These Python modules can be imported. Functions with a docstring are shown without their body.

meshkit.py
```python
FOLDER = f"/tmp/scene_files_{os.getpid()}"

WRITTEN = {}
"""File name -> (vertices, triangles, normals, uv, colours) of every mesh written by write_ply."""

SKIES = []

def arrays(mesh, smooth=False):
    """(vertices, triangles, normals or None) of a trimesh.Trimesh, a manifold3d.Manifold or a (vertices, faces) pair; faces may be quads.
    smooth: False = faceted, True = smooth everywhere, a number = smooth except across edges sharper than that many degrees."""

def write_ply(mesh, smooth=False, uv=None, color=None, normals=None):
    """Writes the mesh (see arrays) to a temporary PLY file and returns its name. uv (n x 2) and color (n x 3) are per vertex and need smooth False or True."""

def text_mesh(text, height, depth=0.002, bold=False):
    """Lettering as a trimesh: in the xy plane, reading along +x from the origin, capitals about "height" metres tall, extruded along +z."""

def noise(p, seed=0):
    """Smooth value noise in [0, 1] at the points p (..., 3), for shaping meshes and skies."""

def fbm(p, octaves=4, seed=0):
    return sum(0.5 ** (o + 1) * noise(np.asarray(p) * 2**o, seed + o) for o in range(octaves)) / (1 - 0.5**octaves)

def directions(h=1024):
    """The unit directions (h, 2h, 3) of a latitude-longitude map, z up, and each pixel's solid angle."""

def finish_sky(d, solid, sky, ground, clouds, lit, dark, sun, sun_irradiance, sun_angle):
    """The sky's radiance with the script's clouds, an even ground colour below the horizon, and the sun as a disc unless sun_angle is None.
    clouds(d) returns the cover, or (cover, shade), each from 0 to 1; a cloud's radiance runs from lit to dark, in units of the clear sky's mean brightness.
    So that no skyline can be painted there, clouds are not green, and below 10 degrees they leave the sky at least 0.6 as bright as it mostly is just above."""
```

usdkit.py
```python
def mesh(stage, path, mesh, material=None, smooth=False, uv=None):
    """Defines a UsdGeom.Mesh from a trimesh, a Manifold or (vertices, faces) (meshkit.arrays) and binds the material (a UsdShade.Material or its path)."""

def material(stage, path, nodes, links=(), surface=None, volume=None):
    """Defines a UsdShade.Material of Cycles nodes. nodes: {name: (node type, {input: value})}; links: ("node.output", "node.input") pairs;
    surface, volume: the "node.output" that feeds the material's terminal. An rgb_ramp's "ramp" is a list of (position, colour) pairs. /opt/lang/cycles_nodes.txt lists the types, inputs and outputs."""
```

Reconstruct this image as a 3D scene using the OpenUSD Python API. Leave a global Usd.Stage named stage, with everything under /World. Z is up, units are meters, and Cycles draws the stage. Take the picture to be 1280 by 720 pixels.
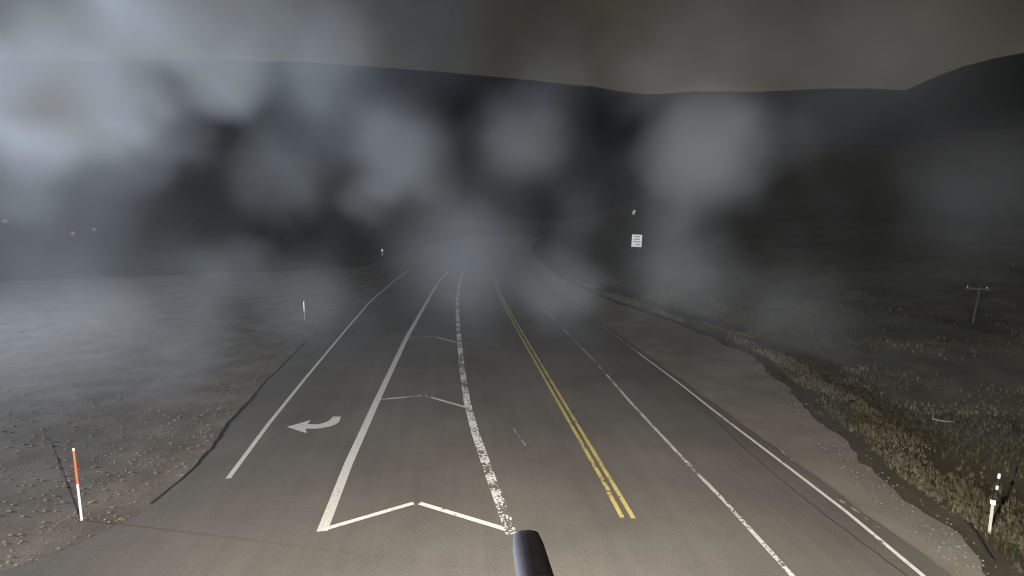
import math, numpy as np, trimesh, usdkit, meshkit
from shapely.geometry import Polygon, LineString
from shapely.ops import unary_union
from pxr import Usd, UsdGeom, UsdLux, UsdShade, Gf, Sdf, Vt

stage = Usd.Stage.CreateInMemory()
UsdGeom.SetStageUpAxis(stage, UsdGeom.Tokens.z)
UsdGeom.SetStageMetersPerUnit(stage, 1.0)
world = UsdGeom.Xform.Define(stage, '/World')
stage.SetDefaultPrim(world.GetPrim())
UsdGeom.Scope.Define(stage, '/World/Looks')
RNG = np.random.default_rng(40)

# ------------------------------------------------------------------ camera
FPX, CAM_H = 665.0, 9.7
PITCH = math.atan(90 / FPX)
YAW = math.atan(73 / FPX * math.cos(PITCH))           # the camera looks a little right of the road's axis (+y)
cam = UsdGeom.Camera.Define(stage, '/World/camera')
cam.CreateHorizontalApertureAttr(36.0)
cam.CreateVerticalApertureAttr(36.0 * 9 / 16)
cam.CreateFocalLengthAttr(36.0 * FPX / 1280)
cam.CreateClippingRangeAttr(Gf.Vec2f(0.05, 6000))
cam.CreateExposureAttr(0.0)
cam.AddTranslateOp().Set(Gf.Vec3d(0, 0, CAM_H))
cam.AddRotateZOp().Set(-math.degrees(YAW))
cam.AddRotateXOp().Set(90 - math.degrees(PITCH))

# ------------------------------------------------------------------ sky: night cloud lit brownish from below; a trace of moonlight
SUN_EL, SUN_AZ = 0.5, -2.2
usdkit.material(stage, '/World/Looks/night_sky', {
    'sky': ('sky_texture', {'sky_type': 'single_scattering', 'sun_disc': False, 'sun_elevation': SUN_EL, 'sun_rotation': SUN_AZ}),
    'tc': ('texture_coordinate', {}), 'g': ('geometry', {}),
    'n': ('noise_texture', {'scale': 2.6, 'detail': 4, 'roughness': 0.55}),
    'r': ('rgb_ramp', {'ramp': [(0.3, (0.27, 0.228, 0.155)), (0.75, (0.64, 0.53, 0.35))]}),
    'xyz': ('separate_xyz', {}), 'el': ('map_range', {'from_min': 0.16, 'from_max': 0.55, 'to_min': 1.25, 'to_max': 0.35, 'clamp': True}), 'gl': ('vector_math', {'math_type': 'scale'}),
    'm': ('mix_color', {'fac': 0.985, 'use_clamp': False}),
    'b': ('background_shader', {'strength': 0.1})},
    [('tc.generated', 'n.vector'), ('n.fac', 'r.fac'), ('sky.color', 'm.a'), ('g.position', 'xyz.vector'), ('xyz.z', 'el.value'), ('r.color', 'gl.vector1'), ('el.result', 'gl.scale'), ('gl.vector', 'm.b'), ('m.result', 'b.color')], surface='b.background')
dome = UsdLux.DomeLight.Define(stage, '/World/sky')
UsdShade.MaterialBindingAPI.Apply(dome.GetPrim()).Bind(UsdShade.Material.Get(stage, '/World/Looks/night_sky'))
moon = UsdLux.DistantLight.Define(stage, '/World/moonlight')
moon.CreateNormalizeAttr(True); moon.CreateIntensityAttr(0.05); moon.CreateAngleAttr(12.0); moon.CreateColorAttr(Gf.Vec3f(1, 0.93, 0.84))
moon.AddRotateZOp().Set(-math.degrees(SUN_AZ)); moon.AddRotateXOp().Set(-(90 - math.degrees(SUN_EL)))

# ------------------------------------------------------------------ helpers
used = {}
def numbered(path):
    k = used.get(path, -1) + 1
    used[path] = k
    return path if k == 0 else f'{path}_{k:03d}'
def tag(o, label=None, cat=None, group=None, kind=None):
    p = o.GetPrim() if hasattr(o, 'GetPrim') else o
    for k, v in (('label', label), ('category', cat), ('group', group), ('kind', kind)):
        if v: p.SetCustomDataByKey(k, v)
    return p
def thing(name, label, cat, loc=(0, 0, 0), rotz=0, group=None):
    x = UsdGeom.Xform.Define(stage, numbered('/World/' + name))
    x.AddTranslateOp().Set(Gf.Vec3d(*map(float, loc))); x.AddRotateZOp().Set(float(math.degrees(rotz)))
    return tag(x, label, cat, group)
def obj(name, mesh, mat, parent=None, label=None, smooth=30):
    base = str(parent.GetPath()) if parent is not None else '/World'
    m = usdkit.mesh(stage, numbered(f'{base}/{name}'), mesh, '/World/Looks/' + mat, smooth=smooth)
    if label: tag(m, label)
    return m.GetPrim()
def structure(name, mesh, mat, label, smooth=30):
    p = obj(name, mesh, mat, None, smooth=smooth); tag(p, label, name.replace('_', ' '), kind='structure'); return p
def smoothstep(a, b, x):
    t = np.clip((np.asarray(x, float) - a) / (b - a), 0, 1); return t * t * (3 - 2 * t)
def tube(p0, p1, r0, r1=None, n=14):
    r1 = r0 if r1 is None else r1
    p0, p1 = np.array(p0, float), np.array(p1, float)
    d = p1 - p0; L = np.linalg.norm(d)
    m = trimesh.creation.revolve([(0, 0), (r0 * .9, 0), (r0, r0 * .1), (r1, L - r1 * .1), (r1 * .9, L), (0, L)], sections=n)
    m.apply_transform(trimesh.geometry.align_vectors([0, 0, 1], d / L)); m.apply_translation(p0); return m
def box(sx, sy, sz, c=(0, 0, 0), bev=0.004):
    import manifold3d as m3
    b = min(bev, .45 * min(sx, sy, sz)); pts = []
    for x in (-1, 1):
        for y in (-1, 1):
            for z in (-1, 1):
                X, Y, Z = x * sx / 2, y * sy / 2, z * sz / 2
                pts += [(X - x * b, Y, Z), (X, Y - y * b, Z), (X, Y, Z - z * b)]
    m = trimesh.convex.convex_hull(np.array(pts)); m.apply_translation(c); return m
def cat(ms): return trimesh.util.concatenate(ms)

# ------------------------------------------------------------------ where things stand
def ray(px, py):
    d = np.array([(px - 640) / FPX, 1, -(py - 360) / FPX])
    c, s = math.cos(PITCH), math.sin(PITCH)
    d = np.array([d[0], d[1] * c + d[2] * s, -d[1] * s + d[2] * c])
    c, s = math.cos(YAW), math.sin(YAW)
    return np.array([d[0] * c + d[1] * s, -d[0] * s + d[1] * c, d[2]])
def at(px, py, z=0.0):
    r = ray(px, py); t = (z - CAM_H) / r[2]; return (r * t)[:2]

def bend(y): return np.maximum(0, np.asarray(y, float) - 50) ** 2 / 1500          # the road swings gently to the right
GRAVEL_EDGE = np.array([(-20, 12.9), (5, 13.4), (11.8, 14.3), (13.7, 15.2), (17, 15.7), (21.3, 16.9), (34, 20.6), (45, 20.2), (60, 17.6), (80, 16.0), (300, 15)])
def gedge(y): return np.interp(y, GRAVEL_EDGE[:, 0], GRAVEL_EDGE[:, 1]) + bend(y)
RIDGE = [(-400, 92), (-100, 96), (100, 90), (250, 84), (380, 84), (480, 88), (560, 92), (640, 97), (740, 104), (800, 113), (860, 119), (920, 121), (1040, 119), (1090, 121), (1130, 125), (1165, 110), (1200, 97), (1240, 87), (1300, 78), (1500, 70)]
ridge_az, ridge_tan = [], []
for px, py in RIDGE:
    r = ray(px, py); ridge_az.append(math.atan2(r[0], r[1])); ridge_tan.append(r[2] / math.hypot(r[0], r[1]))
FAR = 720.0
def terrain(x, y):
    x, y = np.asarray(x, float), np.asarray(y, float)
    p = np.stack([x, y, 0 * x], -1).reshape(-1, 3)
    n1 = 2 * meshkit.fbm(p / 26.0).reshape(x.shape) - 1
    n2 = 2 * meshkit.fbm(p / 4.0 + 9).reshape(x.shape) - 1
    n3 = 2 * meshkit.fbm(p / 150.0 + 5).reshape(x.shape) - 1
    t = x - gedge(y)
    right = -0.03 - 0.40 * smoothstep(1.4, 6.0, t) + 0.155 * np.maximum(0, t - 3) * smoothstep(3, 6, t)
    right = np.where(t > 0, np.minimum(right, 7 + 0.02 * t), -0.05)
    s = -18 + bend(y) - x - 44 * smoothstep(122, 106, y) - 18 * smoothstep(122, 106, y)                                                    # left of the gravel pad
    left = np.where(s > 0, -0.05 - 0.5 * smoothstep(0, 8, s) + 0.03 * np.maximum(0, s - 16), -0.05)
    z = np.where(t > 0, right, left)
    off = np.where(t > 0, t, s)
    z = z + smoothstep(0.5, 5, off) * (0.30 * n2 + 0.8 * n1 * smoothstep(3, 20, off))
    r, az = np.hypot(x, y), np.arctan2(x, y)
    top = np.interp(az, ridge_az, ridge_tan) * FAR + CAM_H
    k = smoothstep(110, FAR * 1.12, r) ** 0.9
    lat = smoothstep(15, 150, np.abs(x - bend(y)) - 15) * smoothstep(0, 300, r) + smoothstep(250, 420, r)
    front = smoothstep(-60, 60, y)
    hill = (top * k * np.clip(lat, 0, 1) + n3 * 14 * k * (1 - smoothstep(500, 720, r))) * front
    back = smoothstep(FAR, FAR * 1.7, r) * 60
    return z + hill - back
def on_ground(px, py):
    r = ray(px, py); r = r / np.hypot(r[0], r[1]); d = np.arange(8, 900, 0.25)
    q = r[None] * d[:, None]; z = q[:, 2] + CAM_H - terrain(q[:, 0], q[:, 1])
    k = np.argmax(z <= 0) if (z <= 0).any() else len(d) - 1
    return np.array([q[k, 0], q[k, 1], terrain(q[k, 0], q[k, 1])])

# ------------------------------------------------------------------ materials
def mat(name, nodes, links, surface='p.BSDF', volume=None):
    usdkit.material(stage, '/World/Looks/' + name, nodes, links, surface=surface, volume=volume)
def plain(name, color, rough=0.5, metallic=0.0, vary=0.12, scale=14):
    mat(name, {'tc': ('texture_coordinate', {}), 'n': ('noise_texture', {'scale': scale, 'detail': 5, 'roughness': 0.6}),
               'r': ('rgb_ramp', {'ramp': [(0.3, tuple(c * (1 - vary) for c in color)), (0.7, tuple(min(1, c * (1 + vary)) for c in color))]}),
               'p': ('principled_bsdf', {'roughness': rough, 'metallic': metallic})},
        [('tc.object', 'n.vector'), ('n.fac', 'r.fac'), ('r.color', 'p.base_color')])
def asphalt(name, a, b, stripes=0.0):
    nodes = {'g': ('geometry', {}),
        'big': ('noise_texture', {'scale': 0.16, 'detail': 5, 'roughness': 0.6}),
        'map': ('mapping', {'mapping_type': 'point', 'scale': (1.7, 0.06, 1)}),
        'streak': ('noise_texture', {'scale': 1.0, 'detail': 4, 'roughness': 0.6}),
        'fine': ('noise_texture', {'scale': 13, 'detail': 5, 'roughness': 0.75}),
        'agg': ('voronoi_texture', {'scale': 60}),
        'm1': ('mix_float', {'fac': 0.28}), 'm2': ('mix_float', {'fac': 0.42}),
        'r': ('rgb_ramp', {'ramp': [(0.32, a), (0.66, b)]}),
        'bump': ('bump', {'strength': 0.35, 'distance': 0.01}),
        'p': ('principled_bsdf', {'roughness': 0.85, 'specular_ior_level': 0.25})}
    links = [('g.position', 'big.vector'), ('g.position', 'map.vector'), ('map.vector', 'streak.vector'), ('g.position', 'fine.vector'), ('g.position', 'agg.vector'),
        ('big.fac', 'm1.a'), ('streak.fac', 'm1.b'), ('m1.result', 'm2.a'), ('fine.fac', 'm2.b'), ('m2.result', 'r.fac'), ('r.color', 'p.base_color'),
        ('agg.distance', 'bump.height'), ('bump.normal', 'p.normal')]
    mat(name, nodes, links)
asphalt('asphalt', (0.066, 0.060, 0.054), (0.160, 0.143, 0.124))
def loose(name, stops, scale, bump=0.6, dist=0.03, fine=18.0):
    mat(name, {'g': ('geometry', {}), 'big': ('noise_texture', {'scale': scale, 'detail': 6, 'roughness': 0.62}),
        'fine': ('noise_texture', {'scale': fine, 'detail': 4, 'roughness': 0.75}), 'm': ('mix_float', {'fac': 0.45}),
        'r': ('rgb_ramp', {'ramp': stops}), 'bump': ('bump', {'strength': bump, 'distance': dist}),
        'p': ('principled_bsdf', {'roughness': 0.95, 'specular_ior_level': 0.15})},
        [('g.position', 'big.vector'), ('g.position', 'fine.vector'), ('big.fac', 'm.a'), ('fine.fac', 'm.b'), ('m.result', 'r.fac'), ('r.color', 'p.base_color'), ('fine.fac', 'bump.height'), ('bump.normal', 'p.normal')])
loose('gravel', [(0.32, (0.078, 0.065, 0.053)), (0.5, (0.135, 0.114, 0.093)), (0.68, (0.22, 0.19, 0.155))], 0.5)
loose('shoulder_gravel', [(0.32, (0.13, 0.114, 0.094)), (0.5, (0.19, 0.167, 0.14)), (0.68, (0.25, 0.226, 0.19))], 0.4)
loose('soil', [(0.32, (0.036, 0.033, 0.023)), (0.5, (0.064, 0.057, 0.039)), (0.68, (0.105, 0.092, 0.06))], 0.35)
loose('hillside', [(0.32, (0.012, 0.014, 0.012)), (0.55, (0.026, 0.029, 0.025)), (0.72, (0.05, 0.05, 0.04))], 0.03, fine=0.3, dist=0.8)
def paint(name, color, wear, scale=9.0):      # worn road paint: the flakes that are gone show the asphalt
    mat(name, {'g': ('geometry', {}), 'n': ('noise_texture', {'scale': scale, 'detail': 6, 'roughness': 0.7}), 'n2': ('noise_texture', {'scale': 0.9, 'detail': 2}),
        'a': ('math', {'math_type': 'multiply_add', 'value2': 0.6}), 'mr': ('map_range', {'from_min': wear, 'from_max': wear + 0.05, 'clamp': True}),
        'c': ('rgb_ramp', {'ramp': [(0.35, tuple(x * .72 for x in color)), (0.6, color)]}),
        'p': ('principled_bsdf', {'roughness': 0.7}), 't': ('transparent_bsdf', {}), 'mix': ('mix_closure', {})},
        [('g.position', 'n.vector'), ('g.position', 'n2.vector'), ('n2.fac', 'a.value1'), ('n.fac', 'a.value3'), ('a.value', 'mr.value'), ('n.fac', 'c.fac'), ('c.color', 'p.base_color'),
         ('mr.result', 'mix.fac'), ('t.BSDF', 'mix.closure1'), ('p.BSDF', 'mix.closure2')], surface='mix.closure')
paint('white_paint', (0.62, 0.60, 0.55), 0.56)
paint('worn_white_paint', (0.78, 0.77, 0.72), 0.76)
paint('chipped_white_paint', (0.72, 0.70, 0.64), 0.64, 5.0)
paint('faded_white_paint', (0.5, 0.49, 0.46), 0.80)
paint('thin_white_paint', (0.60, 0.59, 0.55), 0.72)
paint('yellow_paint', (0.56, 0.45, 0.13), 0.69)
plain('dark_metal', (0.34, 0.30, 0.30), 0.75, 0.0)
plain('galvanised', (0.30, 0.31, 0.32), 0.5, 0.6)
plain('tar', (0.02, 0.02, 0.02), 0.6)
plain('orange_plastic', (0.80, 0.17, 0.06), 0.45)
plain('white_plastic', (0.85, 0.85, 0.83), 0.4, vary=.05)
plain('black_plastic', (0.02, 0.02, 0.02), 0.5)
plain('grey_wood', (0.36, 0.33, 0.27), 0.85)
plain('brown_wood', (0.035, 0.031, 0.027), 0.9)
plain('pale_wood', (0.26, 0.24, 0.20), 0.85)
plain('red_reflector', (0.34, 0.075, 0.05), 0.5)
plain('sheeting', (0.80, 0.80, 0.78), 0.52, 0.8, vary=.04)
plain('sign_ink', (0.03, 0.03, 0.03), 0.6)
plain('stone', (0.20, 0.18, 0.155), 0.9, vary=.5, scale=3)
def grass_mat(name, dry, green):
    mat(name, {'o': ('object_info', {}), 'r': ('rgb_ramp', {'ramp': [(0.0, green), (0.55, dry), (1.0, tuple(c * 1.5 for c in dry))]}),
        'p': ('principled_bsdf', {'roughness': 0.8, 'specular_ior_level': 0.2}), 't': ('translucent_bsdf', {}), 'm': ('mix_closure', {'fac': 0.25})},
        [('o.random', 'r.fac'), ('r.color', 'p.base_color'), ('r.color', 't.color'), ('p.BSDF', 'm.closure1'), ('t.BSDF', 'm.closure2')], surface='m.closure')
grass_mat('tan_grass', (0.155, 0.136, 0.085), (0.10, 0.09, 0.052))
grass_mat('dry_grass', (0.085, 0.077, 0.046), (0.042, 0.042, 0.025))
mat('lamp_glass', {'e': ('emission', {'color': (1.0, 0.96, 0.88), 'strength': 6.0})}, [], surface='e.emission')

# ------------------------------------------------------------------ ground and hills
def polar(rs, az):
    R, A = np.meshgrid(rs, az, indexing='ij'); X, Y = R * np.sin(A), R * np.cos(A); Z = terrain(X, Y)
    v = np.stack([X, Y, Z], -1).reshape(-1, 3); n, m = R.shape
    i = np.arange((n - 1) * (m - 1)); a = (i // (m - 1)) * m + i % (m - 1)
    return v, np.stack([a, a + 1, a + m + 1, a + m], 1)
az_all = np.radians(np.concatenate([np.linspace(-180, -62, 60)[:-1], np.linspace(-62, 62, 380), np.linspace(62, 180, 60)[1:]]))
near = polar(np.concatenate([[0.01], np.linspace(4, 60, 130), np.geomspace(60.8, 300, 90)]), az_all)
structure('ground', near, 'soil', 'dark grassy ground falling from the road edge and rising to the hillside', smooth=True)
structure('hills', polar(np.concatenate([[300], np.linspace(308, 720, 70), np.linspace(735, 1250, 14)]), az_all), 'hillside', 'dark hillside and ridge line under the brownish night sky', smooth=True)

# ------------------------------------------------------------------ road
def sheet(poly, z, thick=0.0):
    polys = getattr(poly, 'geoms', [poly]); out = []
    for p in polys:
        if p.area < 1e-6: continue
        m = trimesh.creation.extrude_polygon(p, thick if thick else 0.001, engine='earcut')
        m.apply_translation((0, 0, z - (thick if thick else 0.001)))
        if not thick:
            keep = m.face_normals[:, 2] > 0.5
            m = trimesh.Trimesh(m.vertices, m.faces[keep], process=True)
        out.append(m)
    return cat(out)
def subdiv(m, edge): v, f = trimesh.remesh.subdivide_to_size(m.vertices, m.faces, edge, max_iter=12); return trimesh.Trimesh(v, f)
ys = np.concatenate([np.arange(50, 261, 6)])
LEFT_EDGE = [(-75, 3.4), (-60, 6.2), (-32, 10.4), (-20, 12.9), (-15.5, 13.9), (-12.54, 14.89), (-11.6, 15.7), (-10.91, 16.59), (-10.35, 17.65), (-10.1, 20.42), (-10.25, 22.6), (-10.45, 24.2), (-10.7, 25.9), (-10.75, 28), (-11.12, 31.35), (-11.3, 36), (-11.52, 41.23), (-11.6, 50)]
jl = np.interp(np.arange(len(LEFT_EDGE)), [0, 4, 16], [0, .06, .10]) * RNG.normal(size=len(LEFT_EDGE))
dense = []
for (x0, y0), (x1, y1) in zip(LEFT_EDGE[:-1], LEFT_EDGE[1:]):
    n = max(1, int(math.hypot(x1 - x0, y1 - y0) / 0.5)) if x1 > -20 else 1
    dense += [(x0 + (x1 - x0) * k / n + RNG.normal() * .03, y0 + (y1 - y0) * k / n + RNG.normal() * .02) for k in range(n)]
left_line = dense + [(-11.6 + bend(y), y) for y in ys]
right_line = [(13.35 + RNG.normal() * .04, y) for y in np.arange(-20, 50, .8)] + [(13.35 + bend(y), y) for y in ys]
road_poly = Polygon(left_line + right_line[::-1] + [(-75, -20)]).buffer(0)
road = UsdGeom.Xform.Define(stage, '/World/road').GetPrim()
tag(road, 'grey asphalt highway with painted lanes curving away into the dark', 'road', kind='structure')
obj('asphalt', sheet(road_poly, 0.0, 0.12), 'asphalt', road, smooth=False)
gl = Polygon(left_line[1:] + [(-19 + bend(y), y) for y in ys[::-1]] + [(-17, 104), (-24, 101), (-30, 97), (-41, 96), (-52, 90), (-64, 88), (-75, 80), (-75, 6.2)]).buffer(0)
ge = [(gedge(y) + .25 * math.sin(y * 1.3) * math.sin(y * .37) + RNG.normal() * .07, y) for y in np.arange(-20, 60, .4)] + [(gedge(y), y) for y in np.arange(60, 260, 6)]
gr = Polygon([(x - .6, y) for x, y in right_line] + ge[::-1]).buffer(0)
structure('gravel_verge', sheet(gl.buffer(.4), -0.035, .02), 'gravel', 'brown gravel beside the turn lane and round the side road corner', smooth=False)
structure('gravel_shoulder', sheet(gr, -0.012, .03), 'shoulder_gravel', 'pale brown gravel shoulder along the right edge of the road', smooth=False)

def stripe(pts, w, z=0.004, ext=None):
    return sheet(LineString(pts).buffer(w / 2, cap_style='flat', join_style='mitre'), z)
def world_line(pixels): return [tuple(at(*p)) for p in pixels]
def cont(pts, x_shift=0, to=98):          # carry a line on round the bend
    x0, y0 = pts[-1]; return pts + [(x0 + bend(y) - bend(y0) + x_shift * smoothstep(y0, y0 + 60, y), y) for y in np.arange(y0 + 6, to, 6)]
A = cont([(-8.50, 19.75), (-8.80, 25), (-9.02, 31.9), (-9.34, 45.3), (-9.60, 60)])
B = cont([(-4.20, 15.9), (-4.27, 20.5), (-4.18, 27.9), (-3.90, 42.6), (-3.2, 60), (-2.55, 75)], 2.6, 98)
C = cont([(1.62, 15.1), (1.58, 15.6), (1.2, 19.2), (0.83, 23), (0.55, 27.35), (0.38, 34), (0.30, 42), (0.24, 50)])
obj('lane_line', stripe(A, .19), 'white_paint', road, 'white line on the far side of the turn lane')
obj('lane_line', stripe(B, .34), 'white_paint', road, 'wide white line on the left side of the chevrons')
obj('lane_line', stripe(C, .36), 'worn_white_paint', road, 'wide worn and flaking white line right of the chevrons')
Yl = [(5.5, 16.0), (5.5, 18), (5.47, 27), (5.44, 40), (5.44, 50)]
obj('yellow_line', stripe(cont([(x + .15, y) for x, y in [(5.5, 15.55)] + Yl]), .15), 'yellow_paint', road)
obj('yellow_line', cat([stripe(cont([(x - .15, y) for x, y in [(5.5, 17.35)] + Yl[1:]]), .15), stripe([(5.30, 15.6), (5.32, 17.25)], .15)]), 'yellow_paint', road)
R1 = cont([(9.0, 9.5), (9.02, 12.4), (9.10, 16), (9.07, 20), (9.10, 26), (9.3, 33), (9.3, 50)])
R2 = cont([(12.5, 9.5), (12.55, 12), (12.78, 15), (12.82, 18), (12.86, 24), (13.0, 29.5), (13.0, 40), (13.0, 50)])
def upto(pts, a, b): return [(float(np.interp(y, [q[1] for q in pts], [q[0] for q in pts])), float(y)) for y in np.linspace(a, b, 24)]
obj('lane_line', cat([stripe(upto(R1, 9.5, 31), .15)]), 'thin_white_paint', road, 'thin worn white line between the two right hand lanes')
obj('lane_line', stripe(upto(R1, 31, 56), .13), 'faded_white_paint', road, 'faded far end of the line between the two right hand lanes')
obj('lane_line', stripe(upto(R2, 9.5, 36), .14), 'chipped_white_paint', road, 'thin white line along the right hand gravel shoulder')
obj('lane_line', stripe(upto(R2, 36, 66), .12), 'faded_white_paint', road, 'faded far end of the line along the right hand shoulder')
crack = [(x + RNG.normal() * .02 - .05, y) for x, y in left_line if 18 < y < 49]
obj('edge_crack', cat([stripe(crack[i:i + 2], .05 + .13 * math.exp(-((crack[i][1] - 25) / 5) ** 2) + abs(RNG.normal()) * .03, .003) for i in range(len(crack) - 1)]), 'tar', road)
# chevrons of the painted island
for k, (l, c0, c1, r) in enumerate([((404, 662), (517, 629), (524, 629), (633, 662)), ((472, 500), (527, 494.5), (531, 494.5), (585, 510)), ((510, 422), (540, 421), (543, 421), (571, 428))]):
    w = [.19, .2, .2][k]
    obj('chevron_stripe', cat([stripe([at(*l), at(*c0)], w), stripe([at(*c1), at(*r)], w)]).apply_translation((0, 0, .004)), ['chipped_white_paint', 'thin_white_paint', 'thin_white_paint'][k], road, ['nearest chevron stripe', 'middle chevron stripe', 'farthest and faintest chevron stripe'][k])
arrow = [(358.5, 533.5), (376, 528.8), (388.5, 525), (384.5, 530), (396, 530.6), (404, 529), (410, 526.6), (413.5, 524), (416, 520.8), (426.5, 520.8), (424.5, 526.5), (421, 529.8), (413, 533), (402, 535.3), (392, 536), (382, 535.8), (383.5, 541.5), (373, 538.5)]
obj('turn_arrow', sheet(Polygon(world_line(arrow)).buffer(0), .004), 'white_paint', road, 'white turn arrow pointing to the side road')
seam = [at(*p) for p in [(1140, 724), (1040, 650), (980, 603), (930, 560), (880, 510), (840, 470)]]
wob = [(x + RNG.normal() * .02, y) for i in range(len(seam) - 1) for x, y in [tuple(seam[i] + (seam[i + 1] - seam[i]) * t) for t in np.linspace(0, 1, 12)[:-1]]]
obj('tar_seam', stripe(wob, .032, .003), 'tar', road)
for p, q in [((642, 536), (650, 547)), ((652, 550), (657, 557))]:
    obj('paint_fleck', stripe([at(*p), at(*q)], .05), 'faded_white_paint', road)
for p, q in [((1046, 623), (1056, 629)), ((1064, 634), (1074, 641)), ((1080, 646), (1086, 650)), ((1092, 657), (1102, 662))]:
    obj('paint_fleck', stripe([at(*p), at(*q)], .09), 'faded_white_paint', road)
for p, q in [((950, 545), (970, 557)), ((975, 562), (992, 577))]:
    obj('paint_fleck', stripe([at(*p), at(*q)], .06), 'faded_white_paint', road)

# ------------------------------------------------------------------ roadside posts and signs
x, y = at(102, 649)
pole = thing('snow_pole', 'snow pole with orange upper half and white lower half on the left gravel', 'snow pole', (x, y, -.035))
obj('lower_tube', tube((0, 0, 0), (0, 0, 1.24), .034), 'white_plastic', pole)
obj('upper_tube', tube((0, 0, 1.24), (0, 0, 2.36), .030), 'orange_plastic', pole)
obj('top_band', tube((0, 0, 2.36), (0, 0, 2.46), .032), 'white_plastic', pole)
obj('cap', tube((0, 0, 2.46), (0, 0, 2.50), .034, .03), 'black_plastic', pole)
x, y = at(381, 400)
pole = thing('marker_post', 'thin white marker post standing far off beside the left edge of the road', 'marker post', (x, y, float(terrain(x, y))))
obj('post', tube((0, 0, 0), (0, 0, .9), .035), 'pale_wood', pole)
obj('reflective_sleeve', tube((0, 0, .9), (0, 0, 1.85), .05), 'white_plastic', pole)
p = on_ground(1236, 669)
dp = thing('delineator', 'pale roadside delineator with three white reflectors at the grass edge', 'delineator', p, math.atan2(-p[0], p[1]))
obj('post', box(.075, .035, 1.0, (0, 0, .5)), 'grey_wood', dp)
obj('reflector', box(.125, .02, .14, (0, -.03, 1.04), .015), 'white_plastic', dp)
obj('rod', tube((0.02, .02, .5), (0.06, .02, 1.95), .012), 'black_plastic', dp)
obj('reflective_band', tube((.048, .02, 1.46), (.052, .02, 1.58), .034), 'white_plastic', dp)
obj('reflective_band', tube((.057, .02, 1.82), (.061, .02, 1.97), .034), 'white_plastic', dp)

def facing(p):       # turn about z so that -y looks back at the traffic camera mast
    return math.atan2(-p[0], p[1])
r = ray(796, 301); D = 85.0; k = D / r[1]; sc = r * k + [0, 0, CAM_H]
gz = float(terrain(sc[0], sc[1]))
W, Hs = 1.62, 2.0
sg = thing('road_sign', 'white rectangular road sign with four lines of dark lettering above the dark right bank', 'road sign', (sc[0], sc[1], gz), facing(sc))
tilt = math.radians(2.2)
cz = sc[2] - gz
pm = box(W, .02, Hs, (0, 0, 0), .008)
def put(m, dy=0.0):
    m = m.copy(); m.apply_translation((0, dy, 0)); m.apply_transform(trimesh.transformations.rotation_matrix(tilt, (0, 1, 0)))
    m.apply_transform(trimesh.transformations.rotation_matrix(-math.atan((CAM_H - 1 - sc[2]) / D), (1, 0, 0))); m.apply_translation((0, 0, cz)); return m
obj('panel', put(pm), 'sheeting', sg)
fr = cat([box(W + .1, .03, .05, (0, 0, s * (Hs / 2 + .027)), .004) for s in (-1, 1)] + [box(.05, .03, Hs + .004, (s * (W / 2 + .027), 0, 0), .004) for s in (-1, 1)])
obj('frame', put(fr), 'black_plastic', sg)
for j, (wd, off) in enumerate([(1.0, .05), (1.06, 0), (1.12, 0), (.62, .2)]):
    xs = -wd / 2 + off; parts = []; zz = .68 - j * .42; q = xs
    while q < xs + wd - .06:
        l = RNG.uniform(.05, .12); parts.append(box(l, .004, .17, (q + l / 2, 0, zz), .001)); q += l + .045
    obj('lettering', put(cat(parts), -.0135), 'sign_ink', sg)
for s in (-1, 1): obj('post', box(.10, .10, cz + Hs / 2 - .1, (s * .5, .09, (cz + Hs / 2 - .1) / 2)), 'brown_wood', sg)

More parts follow.
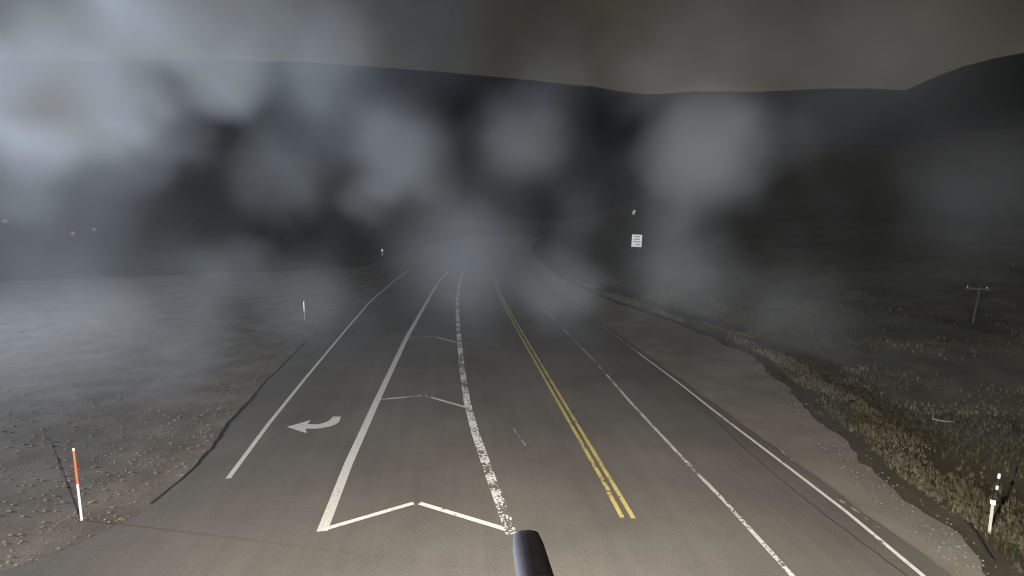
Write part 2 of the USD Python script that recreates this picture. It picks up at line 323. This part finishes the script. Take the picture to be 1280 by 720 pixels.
# a small pale marker farther up the bank
p = on_ground(792, 277)
mk = thing('hazard_marker', 'small pale marker board on a post high above the road sign', 'marker board', p, facing(p))
dd = math.hypot(p[0], p[1]); u = dd / FPX
obj('post', box(.12, .12, 11 * u, (0, .1, 5.5 * u)), 'brown_wood', mk)
bd = box(3.2 * u, .04, 5.5 * u, (0, 0, 0), .02); bd.apply_transform(trimesh.transformations.rotation_matrix(.35, (0, 1, 0))); bd.apply_translation((0, 0, 11 * u))
obj('board', bd, 'sheeting', mk)
# far reflectors
for (px, py), lab in zip([(7, 284), (92, 299), (118, 294)], ['leftmost of three far red reflector markers, at the left edge of the view', 'middle and lowest of three far red reflector markers beyond the left gravel', 'rightmost of three far red reflector markers beyond the left gravel']):
    p = on_ground(px, py); u = math.hypot(p[0], p[1]) / FPX
    m = thing('reflector_marker', lab, 'reflector marker', p, facing(p), 'far red reflector markers')
    obj('post', box(.9 * u, .5 * u, 5 * u, (0, .5 * u, 2.5 * u), .01), 'brown_wood', m)
    obj('reflector', box(3.4 * u, .3 * u, 3.0 * u, (0, 0, 5.6 * u), .02), 'red_reflector', m)
p = on_ground(478, 320); u = math.hypot(p[0], p[1]) / FPX
m = thing('marker_post', 'tiny white reflector post beside the far end of the turn lane', 'marker post', p, facing(p))
obj('post', box(1.2 * u, .6 * u, 7 * u, (0, .6 * u, 3.5 * u), .01), 'grey_wood', m)
obj('reflector', box(2.2 * u, .3 * u, 2.4 * u, (0, 0, 7 * u), .02), 'sheeting', m)
# T shaped post on the bank
p = on_ground(1216, 404); u = math.hypot(p[0], p[1]) / FPX
m = thing('utility_pole', 'weathered grey T shaped wooden pole on the dark right hillside', 'utility pole', p, facing(p) + .1)
obj('pole', tube((0, 0, -.3), (2.5 * u, 0, 36 * u), 1.1 * u, .8 * u), 'brown_wood', m)
obj('crossarm', box(19 * u, 1.5 * u, 1.8 * u, (0.5 * u, -1.9 * u, 33 * u), .02), 'brown_wood', m)
for s in (-7, 7): obj('insulator', tube((s * u, -1.9 * u, 33.8 * u), (s * u, -1.9 * u, 35.5 * u), .5 * u), 'grey_wood', m)
# pale bent branch, dark pipe at the grass edge
a, b, c, d = [on_ground(*q) + [0, 0, .16] for q in [(1166, 524), (1165, 529), (1176, 531), (1192, 534)]]
m = cat([tube(a, b, .018, .024, 8), tube(b, c, .024, .02, 8), tube(c, d, .02, .012, 8)])
tag(obj('fallen_branch', m, 'pale_wood'), 'pale bent branch lying in the dark grass of the right bank', 'branch')
pts = [on_ground(*q) + [0, 0, .05] for q in [(1205, 654), (1213, 664), (1222, 675), (1232, 690), (1240, 706)]]
m = cat([tube(pts[i], pts[i + 1], .045, .045, 10) for i in range(4)])
tag(obj('drain_pipe', m, 'black_plastic'), 'dark thin pipe lying at the gravel edge beside the delineator', 'pipe')

# ------------------------------------------------------------------ street lamps
def sphere_light(path, pos, radius, power, color):
    l = UsdLux.SphereLight.Define(stage, path); l.CreateRadiusAttr(radius); l.CreateNormalizeAttr(True); l.CreateIntensityAttr(power); l.CreateColorAttr(Gf.Vec3f(*color)); l.AddTranslateOp().Set(Gf.Vec3d(*pos)); return l
# the one under the camera: its arm and head reach into the bottom of the view
lx, lz = .375, 7.93
lamp = thing('street_lamp', 'dark rounded lamp head on an arm reaching over the road, bottom centre', 'street lamp', (lx, -1.2, 0))
obj('pole', tube((0, 0, 0), (0, 0, 9.2), .14, .09, 24), 'galvanised', lamp)
obj('arm', tube((0, .05, lz - .01), (0, 3.4, lz - .01), .05, .05, 20), 'dark_metal', lamp)
pr = [(0, 2.7, .066, .045), (0, 2.85, .086, .056), (0, 3.15, .093, .06), (0, 3.55, .092, .058), (0, 3.82, .085, .05), (0, 3.92, .074, .04), (0, 3.95, .05, .026)]
V, F, n = [], [], 28
for (cx, cy, rx, rz) in pr:
    for k in range(n):
        a = 2 * math.pi * k / n; c, s = math.cos(a), math.sin(a)
        V.append((cx + rx * math.copysign(abs(c) ** .6, c), cy, lz + rz * math.copysign(abs(s) ** (.8 if s > 0 else .5), s) * (1 if s > 0 else .8)))
for i in range(len(pr) - 1):
    for k in range(n):
        a, b = i * n + k, i * n + (k + 1) % n; F += [(a, b, b + n), (a, b + n, a + n)]
for base, order in ((0, 1), ((len(pr) - 1) * n, -1)):
    V.append(tuple(np.mean(V[base:base + n], 0))); c = len(V) - 1
    F += [((base + (k + 1) % n, base + k, c) if order > 0 else (base + k, base + (k + 1) % n, c)) for k in range(n)]
obj('housing', trimesh.Trimesh(V, F), 'dark_metal', lamp, smooth=60)
obj('lens', box(.12, .5, .02, (0, 3.45, lz - .06), .008), 'lamp_glass', lamp)
sphere_light('/World/' + lamp.GetName() + '/lamp_light', (0, 3.45, lz - .18), .06, 10500.0, (1.0, .94, .84))
# its collar and latch
obj('collar', tube((0, 2.57, lz - .01), (0, 2.73, lz - .01), .062, .066, 20), 'galvanised', lamp)
# the one at the side road corner, left of the view
l2 = thing('street_lamp', 'tall street lamp at the side road corner left of the gravel', 'street lamp', (-66, 33, float(terrain(-66, 33))))
obj('pole', tube((0, 0, -.3), (0, 0, 6.3), .10, .06, 20), 'galvanised', l2)
obj('arm', tube((0, 0, 6.2), (1.2, .2, 6.6), .035, .03, 14), 'galvanised', l2)
obj('housing', box(.7, .34, .14, (1.5, .22, 6.66), .05), 'dark_metal', l2)
obj('lens', box(.4, .24, .05, (1.55, .22, 6.565), .02), 'lamp_glass', l2)
sphere_light('/World/' + l2.GetName() + '/lamp_light', (1.55, .22, 6.35), .08, 88000.0, (.66, .80, 1.0))

# ------------------------------------------------------------------ grass, stones
def instancer(name, protos, pos, rot, scale, idx, label, catg):
    pi = UsdGeom.PointInstancer.Define(stage, '/World/' + name); paths = []
    for k, (m, mt) in enumerate(protos):
        q = f'/World/{name}/{name}_shape' + (f'_{k:03d}' if k else ''); usdkit.mesh(stage, q, m, '/World/Looks/' + mt, smooth=False); paths.append(q)
    pi.CreatePrototypesRel().SetTargets(paths)
    pi.CreatePositionsAttr(Vt.Vec3fArray.FromNumpy(np.asarray(pos, np.float32)))
    h = np.asarray(rot) / 2
    pi.CreateOrientationsAttr(Vt.QuathArray([Gf.Quath(float(math.cos(a)), 0, 0, float(math.sin(a))) for a in h]))
    pi.CreateScalesAttr(Vt.Vec3fArray.FromNumpy(np.asarray(scale, np.float32)))
    pi.CreateProtoIndicesAttr(Vt.IntArray.FromNumpy(np.asarray(idx, np.int32)))
    tag(pi, label, catg, kind='stuff'); return pi
def tuft(seed, n=26):
    g = np.random.default_rng(seed); V, F = [], []
    for _ in range(n):
        a, l, h = g.uniform(0, 2 * math.pi), g.uniform(.05, .40), g.uniform(.35, 1.15); w = g.uniform(.010, .026); b = g.uniform(0, .12); t = a + g.normal() * .5
        d, e = np.array([math.cos(a), math.sin(a), 0]), np.array([-math.sin(t), math.cos(t), 0])
        p0, p1, p2 = d * b, d * (b + l * .35) + [0, 0, h * .65], d * (b + l) + [0, 0, h * (1 - l * .5)]
        k = len(V); V += [p0 - e * w, p0 + e * w, p1 - e * w * .7, p1 + e * w * .7, p2]; F += [(k, k + 1, k + 3), (k, k + 3, k + 2), (k + 2, k + 3, k + 4)]
    return trimesh.Trimesh(V, F, process=False)
cand = []
g = np.random.default_rng(7)
yy = g.uniform(9, 75, 60000) ; tt = g.exponential(9, 60000) + .8
xx = gedge(yy) + tt
nz = 2 * meshkit.fbm(np.stack([xx / 3.2, yy / 3.2, 0 * xx], -1)) - 1 + .6 * (2 * meshkit.fbm(np.stack([xx / 11, yy / 11, 0 * xx + 4], -1)) - 1)
keep = (g.uniform(size=len(nz)) < np.exp(-np.maximum(0, tt - 7) / 11)) & (nz > g.uniform(-.25, .35, len(nz)) - .25 * np.exp(-(tt - 1.6) ** 2 / 1.2)) & (xx < 70) & (g.uniform(size=len(nz)) < np.clip(34 / yy, 0.15, 1) ** 1.2)
xx, yy, tt = xx[keep], yy[keep], tt[keep]
xx2, yy2 = g.uniform(-70, -19, 4000), g.uniform(100, 150, 4000)
nz2 = meshkit.fbm(np.stack([xx2 / 4, yy2 / 4, 0 * xx2], -1)); k2 = nz2 > .5; xx2, yy2 = xx2[k2], yy2[k2]
X, Y = np.concatenate([xx, xx2]), np.concatenate([yy, yy2])
Z = terrain(X, Y) - .02
tn = meshkit.fbm(np.stack([X / 1.7, Y / 4.0, 0 * X + 8], -1)); edge_t = X - gedge(Y)
tone = np.where((tn + .28 * np.exp(-(edge_t - 2.6) ** 2 / 3.0) - .03 * np.abs(g.normal(size=len(X))) > .62) & (edge_t > .6), g.integers(5, 8, len(X)), g.integers(0, 5, len(X)))
sc_ = g.uniform(.08, .27, len(X)) * np.concatenate([np.where(tt < .9, .5, 1.0), np.ones(len(xx2))])
instancer('roadside_grass', [(tuft(k), 'dry_grass') for k in range(5)] + [(tuft(k + 9), 'tan_grass') for k in range(3)], np.stack([X, Y, Z], -1), g.uniform(0, 6.28, len(X)), np.stack([sc_ * 1.3, sc_ * 1.3, sc_], -1), tone, 'dry yellowish grass tufts covering the dark bank right of the gravel shoulder', 'grass')
xs, ys_ = g.uniform(-26, -9.5, 9000), g.uniform(11, 34, 9000)
from shapely import contains_xy
ok = contains_xy(gl, xs, ys_) & (g.uniform(size=9000) < 1.1 - .03 * ys_); xs, ys_ = xs[ok], ys_[ok]
xr, yr = g.uniform(13.2, 20, 1300), g.uniform(10, 34, 1300); ok = (xr < gedge(yr) + .5) & (xr > gedge(yr) - 1.2); xr, yr = xr[ok], yr[ok]
def pebble(seed):
    m = trimesh.creation.icosphere(subdivisions=1, radius=1); q = np.random.default_rng(seed); m.vertices *= (1 + .22 * q.normal(size=(len(m.vertices), 1))); m.vertices *= [1, .8, .55]; return m
PX, PY = np.concatenate([xs, xr]), np.concatenate([ys_, yr]); ss = np.clip(g.lognormal(-3.7, .55, len(PX)), np.where(PX < 0, .008, .006), np.where(PX < 0, .055, .03))
instancer('loose_stones', [(pebble(k), 'stone') for k in range(4)], np.stack([PX, PY, np.where(PX < 0, -.035, -.012) + ss * .2], -1), g.uniform(0, 6.28, len(PX)), np.stack([ss] * 3, -1), g.integers(0, 4, len(PX)), 'loose pale stones scattered over the gravel', 'stones')
# ------------------------------------------------------------------ drifting patches of night mist, lit by the lamps
#  picture direction, distance, apparent radius, flatness, thickness class
PUFFS = [(48, 138, 25, 78, 1, 4.2), (155, 115, 27, 66, 1, 3.7), (185, 0, 28, 75, 1, 3.9), (275, 85, 27, 62, 1, 3.6), (20, 10, 28, 80, 1, 2), (125, 215, 26, 70, 1, 2), (345, 30, 30, 130, 1, 2),
         (430, 130, 28, 105, 1, 1.8), (505, 192, 24, 90, 1, 2.55), (352, 213, 25, 80, 1, 2), (655, 172, 24, 90, 1, 2.4), (880, 190, 22, 95, 1, 2.85), (885, 50, 24, 120, 1, 1), (1095, 75, 24, 120, 1, 1), (1225, 235, 24, 110, 1, 1),
         (575, 310, 24, 125, 1, 1.7), (600, 335, 30, 95, 1, 1), (90, 40, 26, 60, 1, 3.2), (215, 165, 25, 55, 1, 2.6), (300, 20, 27, 70, 1, 3), (60, 60, 25, 50, 1, 2.5), (420, 40, 27, 70, 1, 2.7), (150, 190, 24, 55, 1, 2.8), (20, 235, 24, 50, 1, 2.6), (455, 250, 25, 45, 1, 2.3), (495, 225, 24, 40, 1, 2.6), (300, 330, 23, 55, 1, 2), (70, 440, 18, 80, 1, 1.6), (120, 380, 20, 60, 1, 2), (690, 80, 26, 70, 1, 1.3), (830, 270, 22, 55, 1, 1.8), (700, 358, 22, 85, 1, 2), (850, 340, 22, 90, 1, 2), (240, 350, 24, 75, 1, 1.6), (60, 310, 24, 115, 1, 1.7), (20, 410, 22, 90, 1, 1.2), (200, 430, 21, 90, 1, 1.5), (390, 85, 28, 60, 1, 2.3), (48, 138, 24, 40, 1, 4.2), (800, 110, 25, 60, 1, 1.4), (985, 160, 24, 60, 1, 1.3), (720, 265, 24, 55, 1, 1.5), (385, 370, 22, 80, 1, 1.8), (985, 390, 20, 90, 1, 1), 
         (530, 20, 28, 120, 1, 1.6), (200, -120, 28, 130, 1, 3)]
MISTS = [.007, .016, .045, .12, .65]
nodes, links, last = {'g': ('geometry', {}), 'wn': ('noise_texture', {'scale': 0.45, 'detail': 1}), 'wo': ('vector_math', {'math_type': 'multiply_add', 'vector2': (2.0, 2.0, 2.0), 'vector3': (-1.0, -1.0, -1.0)}), 'wp': ('vector_math', {'math_type': 'add'}),
    'veil': ('map_range', {'from_min': .38, 'from_max': .70, 'to_min': .0001, 'to_max': .0022, 'clamp': True})}, [('g.position', 'wn.vector'), ('wn.color', 'wo.vector1'), ('wo.vector', 'wp.vector1'), ('g.position', 'wp.vector2'), ('wn.fac', 'veil.value')], 'veil.result'
blobs = []
gm = np.random.default_rng(3)
for px, py, dist, rad, flat, c in PUFFS:
    d = ray(px, py); d = d / np.linalg.norm(d) * dist + [0, 0, CAM_H]; blobs.append((d, rad * dist / 700, float(np.exp(np.interp(c, range(5), np.log(MISTS))))))
for k, (c, R, dens) in enumerate(blobs):
    nodes[f'd{k}'] = ('vector_math', {'math_type': 'distance', 'vector2': tuple(c)})
    nodes[f'm{k}'] = ('map_range', {'range_type': 'smootherstep', 'from_min': R * 1.15, 'from_max': 0.0, 'to_min': 0.0, 'to_max': dens, 'clamp': True})
    links += [('wp.vector', f'd{k}.vector1'), (f'd{k}.value', f'm{k}.value')]
    if last:
        nodes[f's{k}'] = ('math', {'math_type': 'add'}); links += [(last, f's{k}.value1'), (f'm{k}.result', f's{k}.value2')]; last = f's{k}.value'
    else: last = f'm{k}.result'
nodes['v'] = ('principled_volume', {'color': (.86, .91, .97)}); links.append((last, 'v.density'))
mat('mist', nodes, links, surface=None, volume='v.volume')
lo = np.min([c - R for c, R, _ in blobs], 0) - .8; hi = np.max([c + R for c, R, _ in blobs], 0) + .8
tag(obj('drifting_mist', trimesh.creation.box(bounds=[lo, hi]), 'mist', smooth=False), 'soft pale patches of mist drifting over the road in the lamp light', 'mist', kind='stuff')
